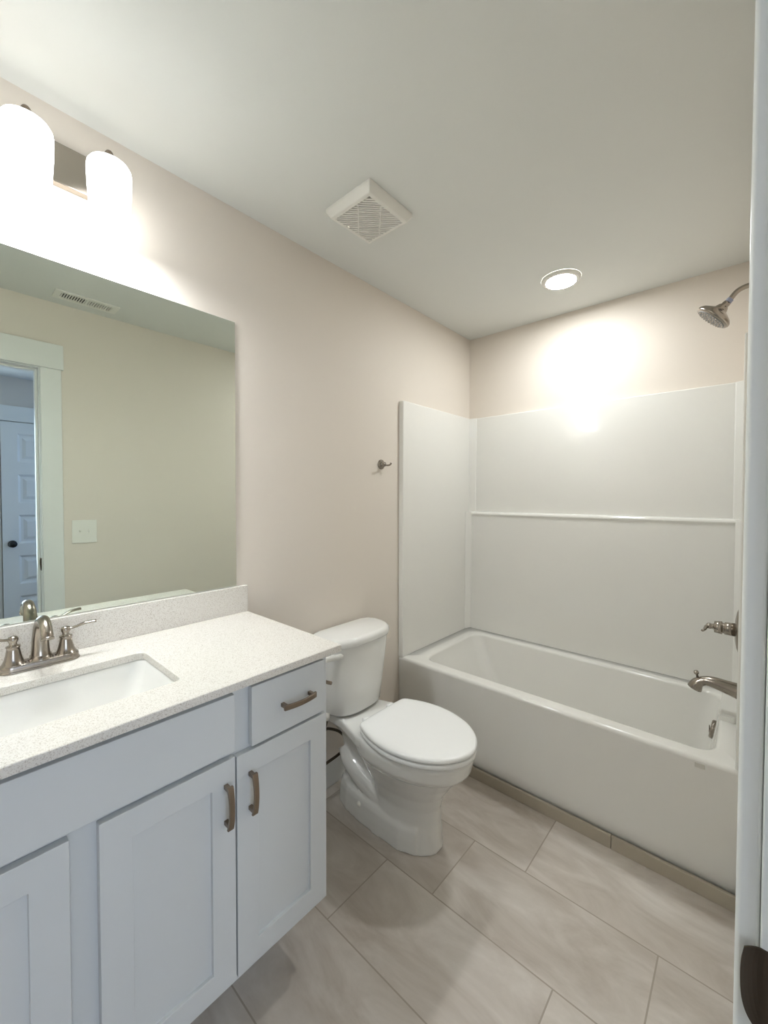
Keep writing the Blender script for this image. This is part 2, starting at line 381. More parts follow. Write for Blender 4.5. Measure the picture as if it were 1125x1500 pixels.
# corner columns (chamfered)
def col(xc, s, dx, ya, yb, z0, z1):
    """chamfer strip across a corner, from (xc, ya) on the side panel to (xc +- dx, yb) on the back panel"""
    bm = NB(); k = 0.006
    P = [(xc - s * 0.001, -0.029), (xc - s * 0.001, ya), (xc + s * k * 0.5, ya - 0.001), (xc + s * (dx - k), yb - 0.007), (xc + s * dx, yb), (xc + s * dx, -0.029)]
    loft(bm, [[(x, yy, z0) for x, yy in P], [(x, yy, z1) for x, yy in P]])
    obj('corner_column', bm, ACRY, sur, bevel=0.007, seg=4)
col(XL, 1, 0.044, -0.047, -0.032, LZ, ZS - 0.001); col(XR, -1, 0.036, -0.047, -0.032, LZ, ZS - 0.001)
col(XL, 1, 0.022, -0.098, -0.056, zb, LZ + 0.003); col(XR, -1, 0.026, -0.098, -0.056, zb, LZ + 0.003)

# ------------------------------------------------------------------ shower fittings on the right wall
SY = -0.385
sh = thing('shower_fixture', 'round brushed nickel shower head hanging from a bent arm', 'shower head', (XR + 0.03, SY, 2.18))
bm = NB(); lathe(bm, [(0.029, 0), (0.028, 0.004), (0.014, 0.012), (0, 0.0121)], (W, SY, 2.185), (-1, 0, 0)); obj('flange', bm, NICK, sh, smooth=True)
hc = Vector((1.348, SY, 2.097)); ax = Vector((-0.68, -0.02, -0.73)).normalized(); top = hc - ax * 0.055; HK = 1.16
bm = NB(); tube(bm, spline([(W - 0.003, SY, 2.185), (1.440, SY, 2.183), (1.415, SY, 2.172), tuple(top - ax * 0.012), tuple(top)], 6), 0.0095); obj('arm', bm, NICK, sh, smooth=True)
bm = NB(); lathe(bm, [(0.0, -0.004), (0.0125, -0.003), (0.014, 0.004), (0.0135, 0.010), (0.019, 0.016), (0.023, 0.024), (0.024, 0.029), (0.042, 0.038), (0.058, 0.047), (0.066, 0.056), (0.067, 0.063), (0.062, 0.0705), (0.057, 0.0705), (0.0, 0.0705)], top, ax, 44)
hd_ = obj('head', bm, NICK, sh, smooth=True)
bm = NB(); lathe(bm, [(0.056, 0.0700), (0.055, 0.0725), (0.0, 0.073)], top, ax, 40); fp = obj('spray_face', bm, NOZ, hd_, smooth=False)
bm = NB(); s_, t_, d_ = frame_of(ax)
for rr2, n2 in ((0.010, 6), (0.023, 12), (0.036, 18), (0.049, 26)):
    for k in range(n2):
        a = 2 * PI * k / n2; c = top + d_ * 0.072 + (s_ * math.cos(a) + t_ * math.sin(a)) * rr2
        lathe(bm, [(0.0026, 0), (0.0020, 0.004), (0.0001, 0.0041)], c, ax, 6)
n_ = obj('nozzles', bm, CHROME, hd_); n_['kind'] = 'stuff'
bm = NB(); c = top - ax * 0.004; lathe(bm, [(0.011, -0.014), (0.0118, -0.012), (0.0118, 0), (0.011, 0.001)], c, ax, 20)
o = obj('thread_tape', bm, mat('blue_grey_tape', (138, 142, 160), 0.5), sh, smooth=True); o['label'] = 'pale bluish tape wound where arm meets head'

vz = 0.835
va = thing('shower_valve', 'brushed nickel shower valve with round plate and lever above the tub spout', 'valve', (XR, SY, vz))
bm = NB(); lathe(bm, [(0.085, 0), (0.084, 0.004), (0.070, 0.009), (0.040, 0.014), (0.0, 0.0141)], (XR, SY, vz), (-1, 0, 0), 48); obj('escutcheon', bm, NICK, va, smooth=True)
bm = NB(); lathe(bm, [(0.026, 0.012), (0.025, 0.045), (0.021, 0.047), (0.021, 0.052), (0.026, 0.054), (0.023, 0.078), (0.012, 0.080), (0.010, 0.086), (0.012, 0.092), (0.011, 0.100), (0.006, 0.105), (0, 0.106)], (XR, SY, vz), (-1, 0, 0), 36)
obj('valve_body', bm, NICK, va, smooth=True, bevel=0.0)
bm = NB(); tube(bm, spline([(XR - 0.097, SY, vz), (XR - 0.104, SY - 0.01, vz - 0.004), (XR - 0.108, SY - 0.035, vz - 0.010), (XR - 0.112, SY - 0.06, vz - 0.008)], 5), [0.008] * 6 + [0.0065] * 4 + [0.006] * 6, flat=(1, 0.8))
obj('lever', bm, NICK, va, smooth=True)
sz = 0.592
sp = thing('tub_spout', 'brushed nickel tub spout with a diverter knob', 'spout', (XR, SY, sz))
bm = NB()
path = spline([(XR, SY, sz), (XR - 0.035, SY, sz + 0.006), (XR - 0.078, SY, sz + 0.013), (XR - 0.108, SY, sz + 0.010), (XR - 0.129, SY, sz - 0.005), (XR - 0.139, SY, sz - 0.028)], 5)
rads = [lerp(0.031, 0.0185, min(1, i / 14)) if i < 17 else lerp(0.0185, 0.026, (i - 17) / 8) for i in range(len(path))]
tube(bm, path, rads, 24, flat=(1, 1)); obj('spout_body', bm, NICK, sp, smooth=True)
bm = NB(); lathe(bm, [(0.0055, -0.002), (0.004, 0.016), (0.0085, 0.020), (0.0095, 0.026), (0.007, 0.032), (0, 0.033)], (XR - 0.128, SY, sz + 0.014), (-0.25, 0, 1), 24); obj('diverter_knob', bm, NICK, sp, smooth=True)

# ------------------------------------------------------------------ ceiling fittings
ex = thing('exhaust_fan_cover', 'square white slotted fan cover on the ceiling', 'vent', (0.368, -1.38, H))
x0, x1, y0, y1 = 0.252, 0.484, -1.498, -1.262
bm = NB()
def sq(i, z): return [(x0 + i, y0 + i, z), (x1 - i, y0 + i, z), (x1 - i, y1 - i, z), (x0 + i, y1 - i, z)]
loft(bm, [sq(0, H - 0.0005), sq(0.0, H - 0.012), sq(0.014, H - 0.034), sq(0.028, H - 0.036), sq(0.028, H - 0.030)], False, False)
obj('cover_frame', bm, PLAS, ex, bevel=0.003)
bm = NB(); loft(bm, [sq(0.0275, H - 0.020), sq(0.0275, H - 0.001)]); obj('cover_shade_block', bm, GREYC, ex)  # dark block painted as the shaded hollow behind the slots
bm = NB(); c = Vector(((x0 + x1) / 2, (y0 + y1) / 2, 0)); hs_ = (x1 - x0) / 2 - 0.028; pitch_ = 0.0110
dd = Vector((1, 1, 0)).normalized(); nn = Vector((1, -1, 0)).normalized(); R_ = hs_ * math.sqrt(2)
k = -R_ + pitch_ / 2
while k < R_ - 0.004:
    hl = R_ - abs(k) + 0.003
    a = c + nn * k - dd * hl; b = c + nn * k + dd * hl; w2 = 0.0029
    P = [a - nn * w2, a + nn * w2, b + nn * w2, b - nn * w2]
    loft(bm, [[(p.x, p.y, H - 0.030) for p in P], [(p.x, p.y, H - 0.035) for p in P]]); k += pitch_
for j in (-0.33, 0.33):
    a = c + nn * (-R_ * 0.66) + dd * j * R_; b = c + nn * (R_ * 0.66) + dd * j * R_
    P = [a - dd * 0.002, a + dd * 0.002, b + dd * 0.002, b - dd * 0.002]
    loft(bm, [[(p.x, p.y, H - 0.0295) for p in P], [(p.x, p.y, H - 0.0345) for p in P]])
obj('slotted_grille', bm, PLAS, ex)

cl = thing('recessed_light', 'round lit recessed ceiling light above the bathtub', 'light', (0.748, -0.408, H))
bm = NB(); lathe(bm, [(0.070, 0.0125), (0.074, 0.013), (0.088, 0.009), (0.0915, 0.003), (0.0915, 0.0005)], (0.748, -0.408, H), (0, 0, -1), 64, cap=False); obj('trim_ring', bm, PLAS, cl, smooth=True)
bm = NB(); lathe(bm, [(0.071, 0.002), (0.071, 0.0115), (0.0, 0.012)], (0.748, -0.408, H), (0, 0, -1), 64); obj('lens', bm, LENS, cl)
ld = bpy.data.lights.new('downlight_beam', 'AREA'); ld.shape = 'DISK'; ld.size = 0.14; ld.energy = CAN_W; ld.color = (0.93, 0.97, 1.0); ld.spread = math.radians(180)
lo = bpy.data.objects.new('downlight_beam', ld); COL.objects.link(lo); lo.location = (0.748, -0.408, H - 0.016)
lo.visible_camera = True

rg = thing('ceiling_register', 'white louvred air register on the ceiling near the doorway, seen in the mirror', 'vent', (1.32, -1.90, H))
x0, x1, y0, y1 = 1.262, 1.378, -2.045, -1.755
bm = NB(); z1, z2 = H - 0.001, H - 0.007
for a in ((x0, x0 + 0.024, y0, y1), (x1 - 0.024, x1, y0, y1), (x0 + .024, x1 - .024, y0, y0 + 0.028), (x0 + .024, x1 - .024, y1 - 0.028, y1), (x0 + .024, x1 - .024, -1.905, -1.895)):
    box(bm, *a, z2, z1)
obj('register_frame', bm, PLAS, rg)
obj('register_shade_sheet', bx(x0 + 0.02, x1 - 0.02, y0 + 0.02, y1 - 0.02, H - 0.002, H - 0.0005), DARK, rg)  # thin dark sheet painted as the shade between the louvres
for s, ya, yb in ((1, y0 + 0.028, -1.905), (-1, -1.895, y1 - 0.028)):
    bm = NB(); n = 10; q_ = 0.003 if s > 0 else 0.0012
    for i in range(n):
        y = ya + (i + 0.5) * (yb - ya) / n
        loft(bm, [[(xx, y - 0.002 - s * q_, H - 0.0085), (xx, y + 0.002 - s * q_, H - 0.0085), (xx, y + 0.002 + s * q_, H - 0.0025), (xx, y - 0.002 + s * q_, H - 0.0025)] for xx in (x0 + 0.02, x1 - 0.02)])
    obj('louvres', bm, PLAS, rg)

# ------------------------------------------------------------------ vanity light
vl = thing('vanity_light', 'brushed nickel wall light with opal glass shades above the mirror', 'wall light', (0, -2.33, 2.22))
obj('backplate', bx(0.001, 0.026, -2.33 - 0.168, -2.33 + 0.168, 2.226, 2.336), NICK, vl, bevel=0.003)
SX = 0.128
for yy in (-2.505, -2.333, -2.160):
    bm = NB(); tube(bm, spline([(0.02, yy, 2.285), (0.055, yy, 2.292), (0.095, yy, 2.300), (SX, yy, 2.300)], 5), 0.007, 12)
    lathe(bm, [(0.020, -0.012), (0.020, -0.006), (0.010, -0.003), (0.010, 0.014), (0.007, 0.019), (0, 0.0195)], (SX, yy, 2.293), (0, 0, 1), 24)
    a_ = obj('shade_arm', bm, NICKB, vl, smooth=True)
    bm = NB()
    pf = [(0.012, 0.0), (0.036, -0.0012), (0.046, -0.005), (0.0515, -0.014), (0.053, -0.026), (0.0515, -0.075), (0.048, -0.130), (0.0465, -0.146), (0.0435, -0.146), (0.045, -0.13), (0.0485, -0.06), (0.049, -0.02), (0.042, -0.010), (0.012, -0.005)]
    lathe(bm, pf, (SX, yy, 2.2795), (0, 0, 1), 48, cap=False)
    g_ = obj('glass_shade', bm, GLASSB, vl, smooth=True); g_['label'] = 'lit opal white glass shade'
    pl = bpy.data.lights.new('bulb', 'POINT'); pl.energy = BULB_W; pl.color = (0.92, 0.962, 1.0); pl.shadow_soft_size = 0.03
    po = bpy.data.objects.new('bulb', pl); COL.objects.link(po); po.location = (SX + 0.018, yy, 2.162)

# ------------------------------------------------------------------ mirror
MZ0, MZ1, MY1, MY0 = 1.0235, 2.0165, -1.731, -2.90
mi = thing('mirror', 'large frameless wall mirror above the vanity backsplash', 'mirror', (0, -2.31, MZ0))
obj('mirror_backing', bx(0.0008, 0.0045, MY0, MY1, MZ0, MZ1), MEDGE, mi)
bm = NB(); bm.faces.new([bm.verts.new(p) for p in ((0.006, MY0, MZ0), (0.006, MY1, MZ0), (0.006, MY1, MZ1), (0.006, MY0, MZ1))])
bm.free(); bm = bx(0.0046, 0.006, MY0, MY1, MZ0, MZ1)
obj('mirror_glass', bm, MIRR, mi)

# ------------------------------------------------------------------ vanity
VX, VF = 0.529, 0.548       # frame face, door face
VY1, VY0 = -1.729, -2.905
VB, VT = 0.160, 0.9002
va_ = thing('vanity_cabinet', 'light grey shaker vanity cabinet below the white quartz countertop', 'cabinet', (0.27, -2.32, 0))
bm = NB()
box(bm, 0.002, VX - 0.019, VY1 - 0.016, VY1, VB, VT); box(bm, 0.002, VX - 0.019, VY0, VY0 + 0.016, VB, VT)
box(bm, 0.002, VX - 0.02, VY0 + 0.016, VY1 - 0.016, VB + 0.02, VB + 0.036); box(bm, 0.002, 0.01, VY0 + 0.016, VY1 - 0.016, VB + 0.036, VT)
obj('cabinet_body', bm, CABP, va_)
bm = NB()
box(bm, VX - 0.019, VX, VY0, VY1, VT - 0.03, VT); box(bm, VX - 0.019, VX, VY0, VY1, VB, VB + 0.045)
box(bm, VX - 0.019, VX, VY0, VY0 + 0.04, VB + 0.045, VT - 0.03); box(bm, VX - 0.019, VX, VY1 - 0.04, VY1, VB + 0.045, VT - 0.03)
box(bm, VX - 0.019, VX, -2.05, -1.975, VB + 0.045, VT - 0.03); box(bm, VX - 0.019, VX, -2.36, -2.29, VB + 0.045, VT - 0.03); box(bm, VX - 0.019, VX, -2.67, -2.60, VB + 0.045, VT - 0.03)
box(bm, VX - 0.0185, VX - 0.0002, VY0 + 0.04, VY1 - 0.04, 0.715, 0.760); box(bm, VX - 0.019, VX - 0.0186, VY0 + 0.04, VY1 - 0.04, VB + 0.04, VT - 0.02)
obj('face_frame', bm, CABP, va_, bevel=0.001)
obj('toe_kick', bx(0.01, 0.395, VY0 + 0.005, VY1 - 0.03, 0.0, VB + 0.02), CABP, va_)
def pull_v(y, z0, z1, par):
    """arched bar pull, vertical"""
    g = NB(); zc = (z0 + z1) / 2; hl = (z1 - z0) / 2; n = 14; lo = []
    for i in range(n + 1):
        s = -1 + 2 * i / n; x = VF + 0.030 - 0.009 * s * s; z = zc + s * hl; wv = 0.0062 + 0.0012 * s * s
        lo.append([(x - 0.0035, y - wv, z), (x + 0.0035, y - wv, z), (x + 0.0035, y + wv, z), (x - 0.0035, y + wv, z)])
    loft(g, lo)
    for s in (-1, 1):
        zz = zc + s * hl * 0.84
        box(g, VF - 0.0005, VF + 0.0215, y - 0.005, y + 0.005, zz - 0.005, zz + 0.005)
    return obj('handle', g, NICKB, par, bevel=0.0012)
def pull_h(z, y0, y1, par):
    g = NB(); yc = (y0 + y1) / 2; hl = (y1 - y0) / 2; n = 14; lo = []
    for i in range(n + 1):
        s = -1 + 2 * i / n; x = VF + 0.030 - 0.009 * s * s; y = yc + s * hl; wv = 0.0062 + 0.0012 * s * s
        lo.append([(x - 0.0035, y, z - wv), (x + 0.0035, y, z - wv), (x + 0.0035, y, z + wv), (x - 0.0035, y, z + wv)])
    loft(g, lo)
    for s in (-1, 1):
        yy = yc + s * hl * 0.84
        box(g, VF - 0.0005, VF + 0.0215, yy - 0.005, yy + 0.005, z - 0.005, z + 0.005)
    return obj('handle', g, NICKB, par, bevel=0.0012)
def shaker(y0, y1, z0, z1, handle_y=None):
    g = NB(); f = 0.057; a = VX + 0.0008
    R4 = lambda i, x: [(x, y0 + i, z0 + i), (x, y1 - i, z0 + i), (x, y1 - i, z1 - i), (x, y0 + i, z1 - i)]
    loft(g, [R4(0, a), R4(0, VF), R4(f, VF), R4(f, VF - 0.009)])
    d = obj('door', g, CABP, va_, bevel=0.0012)
    if handle_y is not None: pull_v(handle_y, 0.584, 0.686, d)
    return d
DZ0, DZ1 = 0.186, 0.737
shaker(-2.0225, -1.7445, DZ0, DZ1 - 0.004, -1.988)
shaker(-2.302, -2.0265, DZ0, DZ1, -2.051)
shaker(-2.618, -2.3475, DZ0, DZ1)
shaker(-2.893, -2.622, DZ0, DZ1)
obj('false_front', bx(VX + 0.0008, VF, -2.618, -2.0265, 0.7500, 0.8885), CABP, va_, bevel=0.0015)
dr = obj('drawer', bx(VX + 0.0008, VF, -1.982, -1.752, 0.7405, 0.8905), CABP, va_, bevel=0.0015); pull_h(0.8135, -1.902, -1.798, dr)
obj('drawer', bx(VX + 0.0008, VF, -2.89, -2.665, 0.7390, 0.8885), CABP, va_, bevel=0.0015)

CT0, CT1, CX1, CYE = 0.9005, 0.9205, 0.5576, -1.6925
ct = thing('countertop', 'speckled white quartz countertop with backsplash on the grey vanity', 'countertop', (0.28, -2.31, CT0))
SK = (0.176, 0.443, -2.522, -2.106)   # sink hole
bm = NB(); n = 6
outer = lambda z, i=0.0: rrect(0.001 + 0 * i, CX1 - i, VY0 - 0.02 + i, CYE - i, 0.002, z, n)
hole = lambda z, i=0.0: rrect(SK[0] - i, SK[1] + i, SK[2] - i, SK[3] + i, 0.022, z, n)
loft(bm, [hole(CT0 + .0005), outer(CT0 + .0005), outer(CT1 - 0.0015), outer(CT1, 0.0015), hole(CT1, 0.0015), hole(CT1 - 0.0015), hole(CT0 + .0005)], False, False)
obj('counter_slab', bm, QUARTZ, ct)
obj('backsplash', bx(0.001, 0.021, VY0 - 0.02, CYE, CT1, CT1 + 0.101), QUARTZ, ct, bevel=0.0015)

sk_ = thing('sink', 'white rectangular undermount sink set in the countertop', 'sink', (0.295, -2.31, 0.78))
bm = NB(); L = []
a0, a1, b0, b1 = SK
L.append(rrect(a0 - 0.015, a1 + 0.015, b0 - 0.015, b1 + 0.015, 0.03, CT0 - 0.0005, 8)); L.append(rrect(a0 - 0.003, a1 + 0.003, b0 - 0.003, b1 + 0.003, 0.026, CT0 - 0.0005, 8))
for t in (0.0, 0.08, 0.25, 0.5, 0.75, 0.9, 0.97, 1.0):
    ex_ = 0.095 * (t ** 1.25); ix = 0.105 * t ** 1.5; fx = 0.035 * t ** 1.4
    z = CT0 - 0.004 - 0.128 * math.sin(t * PI / 2) ** 1.0 if t < 1 else CT0 - 0.134
    L.append(rrect(a0 + ix, a1 - fx, b0 + ex_, b1 - ex_, 0.026 + 0.03 * t, z, 8))
L.append(rrect(a0 + 0.118, a1 - 0.06, b0 + 0.16, b1 - 0.16, 0.03, CT0 - 0.139, 8))
rs = loft(bm, L, False, True)
L2 = [rrect(a0 - 0.015, a1 + 0.015, b0 - 0.015, b1 + 0.015, 0.03, CT0 - 0.0006, 8), rrect(a0 - 0.012, a1 + 0.012, b0 - 0.0, b1 + 0.0, 0.03, CT0 - 0.06, 8), rrect(a0 + 0.03, a1 - 0.03, b0 + 0.09, b1 - 0.09, 0.05, CT0 - 0.15, 8)]
loft(bm, L2, False, True)
obj('basin', bm, PORC, sk_, smooth=True)
bm = NB(); lathe(bm, [(0.022, 0), (0.022, 0.002), (0.014, 0.003), (0.013, 0.006), (0, 0.0065)], (0.295, -2.312, CT0 - 0.139), (0, 0, 1), 28); obj('drain', bm, NICK, sk_, smooth=True)

# ------------------------------------------------------------------ faucet
FX, FY = 0.079, -2.317
fa = thing('faucet', 'brushed nickel two-handle faucet with curved spout behind the sink', 'faucet', (FX, FY, CT1))
bm = NB()
def stad(hx, hy, z, n=14):
    P = []
    for k in range(n + 1):
        a = PI * k / n; P.append((FX + hx * math.cos(a), FY + hy - hx + hx * math.sin(a), z))
    for k in range(n + 1):
        a = PI + PI * k / n; P.append((FX + hx * math.cos(a), FY - hy + hx + hx * math.sin(a), z))
    return P
loft(bm, [stad(0.027, 0.083, CT1 + 0.0005), stad(0.027, 0.083, CT1 + 0.004), stad(0.025, 0.081, CT1 + 0.006), stad(0.025, 0.081, CT1 + 0.015), stad(0.022, 0.078, CT1 + 0.019)])
obj('base_plate', bm, NICK, fa, smooth=True, bevel=0.0008)
for s in (-1, 1):
    yy = FY + s * 0.053; z0 = CT1 + 0.017
    bm = NB(); lathe(bm, [(0.025, 0), (0.0245, 0.003), (0.022, 0.005), (0.0185, 0.014), (0.0155, 0.026), (0.0135, 0.038), (0.0128, 0.043), (0.0145, 0.0445), (0.0145, 0.0475), (0.0085, 0.050), (0.0075, 0.055), (0.0105, 0.061), (0.011, 0.066), (0.0085, 0.071), (0, 0.0735)], (FX, yy, z0), (0, 0, 1), 36)
    h = obj('handle', bm, NICK, fa, smooth=True)
    bm = NB(); ps = spline([(FX, yy, z0 + 0.065), (FX + 0.004, yy + s * 0.018, z0 + 0.067), (FX + 0.012, yy + s * 0.040, z0 + 0.075), (FX + 0.018, yy + s * 0.066, z0 + 0.077)], 6)
    nP = len(ps); tube(bm, ps, [lerp(0.0055, 0.0075, i / (nP - 1)) for i in range(nP)], 14, flat=(1.0, 0.55)); obj('lever', bm, NICK, h, smooth=True)
bm = NB()
ps = spline([(FX, FY, CT1 + 0.017), (FX - 0.001, FY, CT1 + 0.045), (FX + 0.002, FY, CT1 + 0.082), (FX + 0.016, FY, CT1 + 0.112), (FX + 0.042, FY, CT1 + 0.126), (FX + 0.070, FY, CT1 + 0.121), (FX + 0.090, FY, CT1 + 0.104), (FX + 0.097, FY, CT1 + 0.092)], 6)
nP = len(ps); tube(bm, ps, [lerp(0.0225, 0.0125, min(1, (i / (nP * 0.62)) ** 0.7)) for i in range(nP)], 24); lathe(bm, [(0.026, 0), (0.026, 0.003), (0.0228, 0.006), (0.0225, 0.012)], (FX, FY, CT1 + 0.017), (0, 0, 1), 30)
obj('spout', bm, NICK, fa, smooth=True)
bm = NB(); lathe(bm, [(0.0135, 0), (0.0135, 0.006), (0.011, 0.0065), (0, 0.0066)], (FX + 0.0965, FY, CT1 + 0.0945), (0.35, 0, -0.9), 24); obj('aerator', bm, NICK, fa, smooth=True)
bm = NB(); lathe(bm, [(0.003, 0), (0.003, 0.034), (0.0065, 0.037), (0.0065, 0.043), (0, 0.046)], (FX - 0.034, FY, CT1 + 0.0), (0, 0, 1), 16); obj('lift_rod', bm, NICK, fa, smooth=True)

# ------------------------------------------------------------------ toilet
TC = -1.222
to = thing('toilet', 'white two-piece elongated toilet with closed lid between vanity and bathtub', 'toilet', (0.36, TC, 0))
def egg(xb, xf, hw, z, sq_=0.35, n=48, wide=0.55, back=2.6):
    """oval in plan: squarer at the back, round at the front"""
    xm = lerp(xb, xf, wide * 0.75); P = []
    for k in range(n):
        a = 2 * PI * k / n; c, s = math.cos(a), math.sin(a)
        e_ = 2.05 if c > 0 else back
        cc = math.copysign(abs(c) ** (2 / e_), c); ss = math.copysign(abs(s) ** (2 / e_), s)
        P.append((xm + cc * ((xf - xm) if c > 0 else (xm - xb)), TC + hw * ss, z))
    return P
bm = NB()
# front column and bowl, from floor to rim
loft(bm, [egg(0.30, 0.598, 0.108, 0.0), egg(0.30, 0.594, 0.106, 0.02), egg(0.30, 0.588, 0.099, 0.10), egg(0.295, 0.590, 0.098, 0.16), egg(0.28, 0.604, 0.108, 0.21), egg(0.25, 0.640, 0.133, 0.265), egg(0.235, 0.680, 0.158, 0.315), egg(0.23, 0.704, 0.171, 0.330), egg(0.23, 0.715, 0.178, 0.345), egg(0.23, 0.723, 0.182, 0.385), egg(0.23, 0.720, 0.180, 0.396), egg(0.235, 0.712, 0.174, 0.402)])
# rear neck under the tank deck
loft(bm, [rrect(0.10, 0.36, TC - 0.058, TC + 0.058, 0.05, 0.05), rrect(0.09, 0.36, TC - 0.058, TC + 0.058, 0.05, 0.22), rrect(0.075, 0.36, TC - 0.066, TC + 0.066, 0.05, 0.30), rrect(0.06, 0.37, TC - 0.11, TC + 0.11, 0.05, 0.36), rrect(0.06, 0.38, TC - 0.118, TC + 0.118, 0.04, 0.372)])
# deck carrying the tank
def deck(z, i=0):
    pts = [(0.05 + i, 0.120 - i), (0.16, 0.122 - i), (0.22, 0.140 - i), (0.30, 0.165 - i), (0.42 - i, 0.172 - i)]
    return [(x, TC + y, z) for x, y in pts] + [(x, TC - y, z) for x, y in pts[::-1]]
loft(bm, [deck(0.355, 0.012), deck(0.368), deck(0.398), deck(0.404, 0.005)])
# foot flange running back from the column
def foot(z, i):
    pts = [(0.075 + i, 0.0), (0.080 + i, 0.045 - i * .5), (0.110 + i, 0.080 - i), (0.17, 0.100 - i), (0.26, 0.111 - i), (0.36, 0.113 - i), (0.47, 0.109 - i), (0.54, 0.085 - i)]
    return [(x, TC + y, z) for x, y in pts] + [(x, TC - y, z) for x, y in pts[:0:-1]]
loft(bm, [foot(0.0, 0), foot(0.05, 0.001), foot(0.085, 0.004), foot(0.105, 0.012), foot(0.112, 0.03)])
# trapway bulge on both sides above the foot, and the neck behind the bowl
for s in (-1, 1):
    ps = spline([(0.115, TC + s * 0.030, 0.235), (0.150, TC + s * 0.040, 0.190), (0.210, TC + s * 0.047, 0.160), (0.285, TC + s * 0.050, 0.135), (0.350, TC + s * 0.046, 0.118), (0.42, TC + s * 0.03, 0.11)], 5)
    tube(bm, ps, 0.047, 18)
o = obj('bowl', bm, PORC, to)
rm = o.modifiers.new('fuse', 'REMESH'); rm.mode = 'VOXEL'; rm.voxel_size = 0.0045; rm.use_smooth_shade = True
sm = o.modifiers.new('soft', 'SMOOTH'); sm.iterations = 6; sm.factor = 0.6
# seat and lid
bm = NB()
OUT = [(0.292, 0.0), (0.292, 0.05), (0.293, 0.10), (0.2945, 0.126), (0.300, 0.139), (0.312, 0.149), (0.345, 0.164), (0.39, 0.179), (0.44, 0.188), (0.49, 0.190), (0.54, 0.184), (0.59, 0.170), (0.635, 0.149), (0.675, 0.119), (0.705, 0.085), (0.724, 0.051), (0.734, 0.020), (0.7355, 0.0)]
def seat(z, i):
    half = spline([(x, y, 0) for x, y in OUT], 3)
    half = [(p.x, max(0.0, p.y)) for p in half]
    pts = [(x, TC + y) for x, y in half[:-1]] + [(x, TC - y) for x, y in half[:0:-1]]
    cx_ = 0.50; n = len(pts); out = []; extra = max(0.0, i - 0.010); i = min(i, 0.010)
    for k in range(n):
        a, b = Vector(pts[k - 1]), Vector(pts[(k + 1) % n]); t = (b - a).normalized(); nrm = Vector((t.y, -t.x))
        if nrm.dot(Vector(pts[k]) - Vector((cx_, TC))) < 0: nrm = -nrm
        q = Vector(pts[k]) - nrm * i; c_ = Vector((cx_, TC)); q = c_ + (q - c_) * (1 - extra / 0.2); out.append((q.x, q.y, z))
    return out
loft(bm, [seat(0.4055, 0.010), seat(0.4075, 0.0035), seat(0.411, 0.0015), seat(0.4205, 0.001), seat(0.4245, 0.004), seat(0.4255, 0.010)])
obj('seat', bm, SEATP, to, smooth=True)
bm = NB()
loft(bm, [seat(0.4285, 0.010), seat(0.4295, 0.003), seat(0.433, 0.0), seat(0.440, 0.0), seat(0.4445, 0.0025), seat(0.4475, 0.009), seat(0.449, 0.022), seat(0.4502, 0.05)])
obj('lid', bm, SEATP, to, smooth=True)
for s in (-1, 1):
    bm = NB(); loft(bm, [rrect(0.262, 0.296, TC + s * 0.075 - 0.018, TC + s * 0.075 + 0.018, 0.008, 0.403), rrect(0.262, 0.296, TC + s * 0.075 - 0.018, TC + s * 0.075 + 0.018, 0.008, 0.430), rrect(0.266, 0.294, TC + s * 0.075 - 0.014, TC + s * 0.075 + 0.014, 0.008, 0.436)])
    obj('hinge_cap', bm, SEATP, to, smooth=True)
# tank: flat back, bowed front
def dshape(xb, xs, xf, hw, z, rb=0.02, n=16):
    P = []
    P.append((xb, TC + hw - rb, z)); P.append((xb, TC - hw + rb, z)); P.append((xb + rb * 0.3, TC - hw + rb * 0.3, z)); P.append((xb + rb, TC - hw, z))
    for k in range(n + 1):
        t = -1 + 2 * k / n
        e_ = (1 - abs(t) ** 2.6)
        P.append((xs + (xf - xs) * e_, TC + hw * math.sin(t * PI / 2) ** 1 if True else 0, z))
    P.append((xb + rb, TC + hw, z)); P.append((xb + rb * 0.3, TC + hw - rb * 0.3, z))
    return P
bm = NB()
loft(bm, [dshape(0.05, 0.075, 0.165, 0.115, 0.408), dshape(0.042, 0.075, 0.192, 0.142, 0.412), dshape(0.038, 0.078, 0.203, 0.152, 0.424), dshape(0.034, 0.085, 0.208, 0.162, 0.50), dshape(0.030, 0.095, 0.214, 0.174, 0.60), dshape(0.026, 0.105, 0.219, 0.184, 0.70), dshape(0.026, 0.105, 0.219, 0.186, 0.722)])
tk = obj('tank', bm, PORC, to, smooth=True)
tk.modifiers.new('e', 'EDGE_SPLIT').split_angle = math.radians(50)
bm = NB()
def lidp(i, z): return dshape(0.014 + i, 0.100, 0.230 - i, 0.196 - i, z, rb=0.05)
loft(bm, [lidp(0.010, 0.7225), lidp(0.002, 0.7235), lidp(0.0, 0.729), lidp(0.0, 0.742), lidp(0.004, 0.752), lidp(0.012, 0.758), lidp(0.020, 0.7600)])
o = obj('tank_lid', bm, PORC, to, smooth=True)
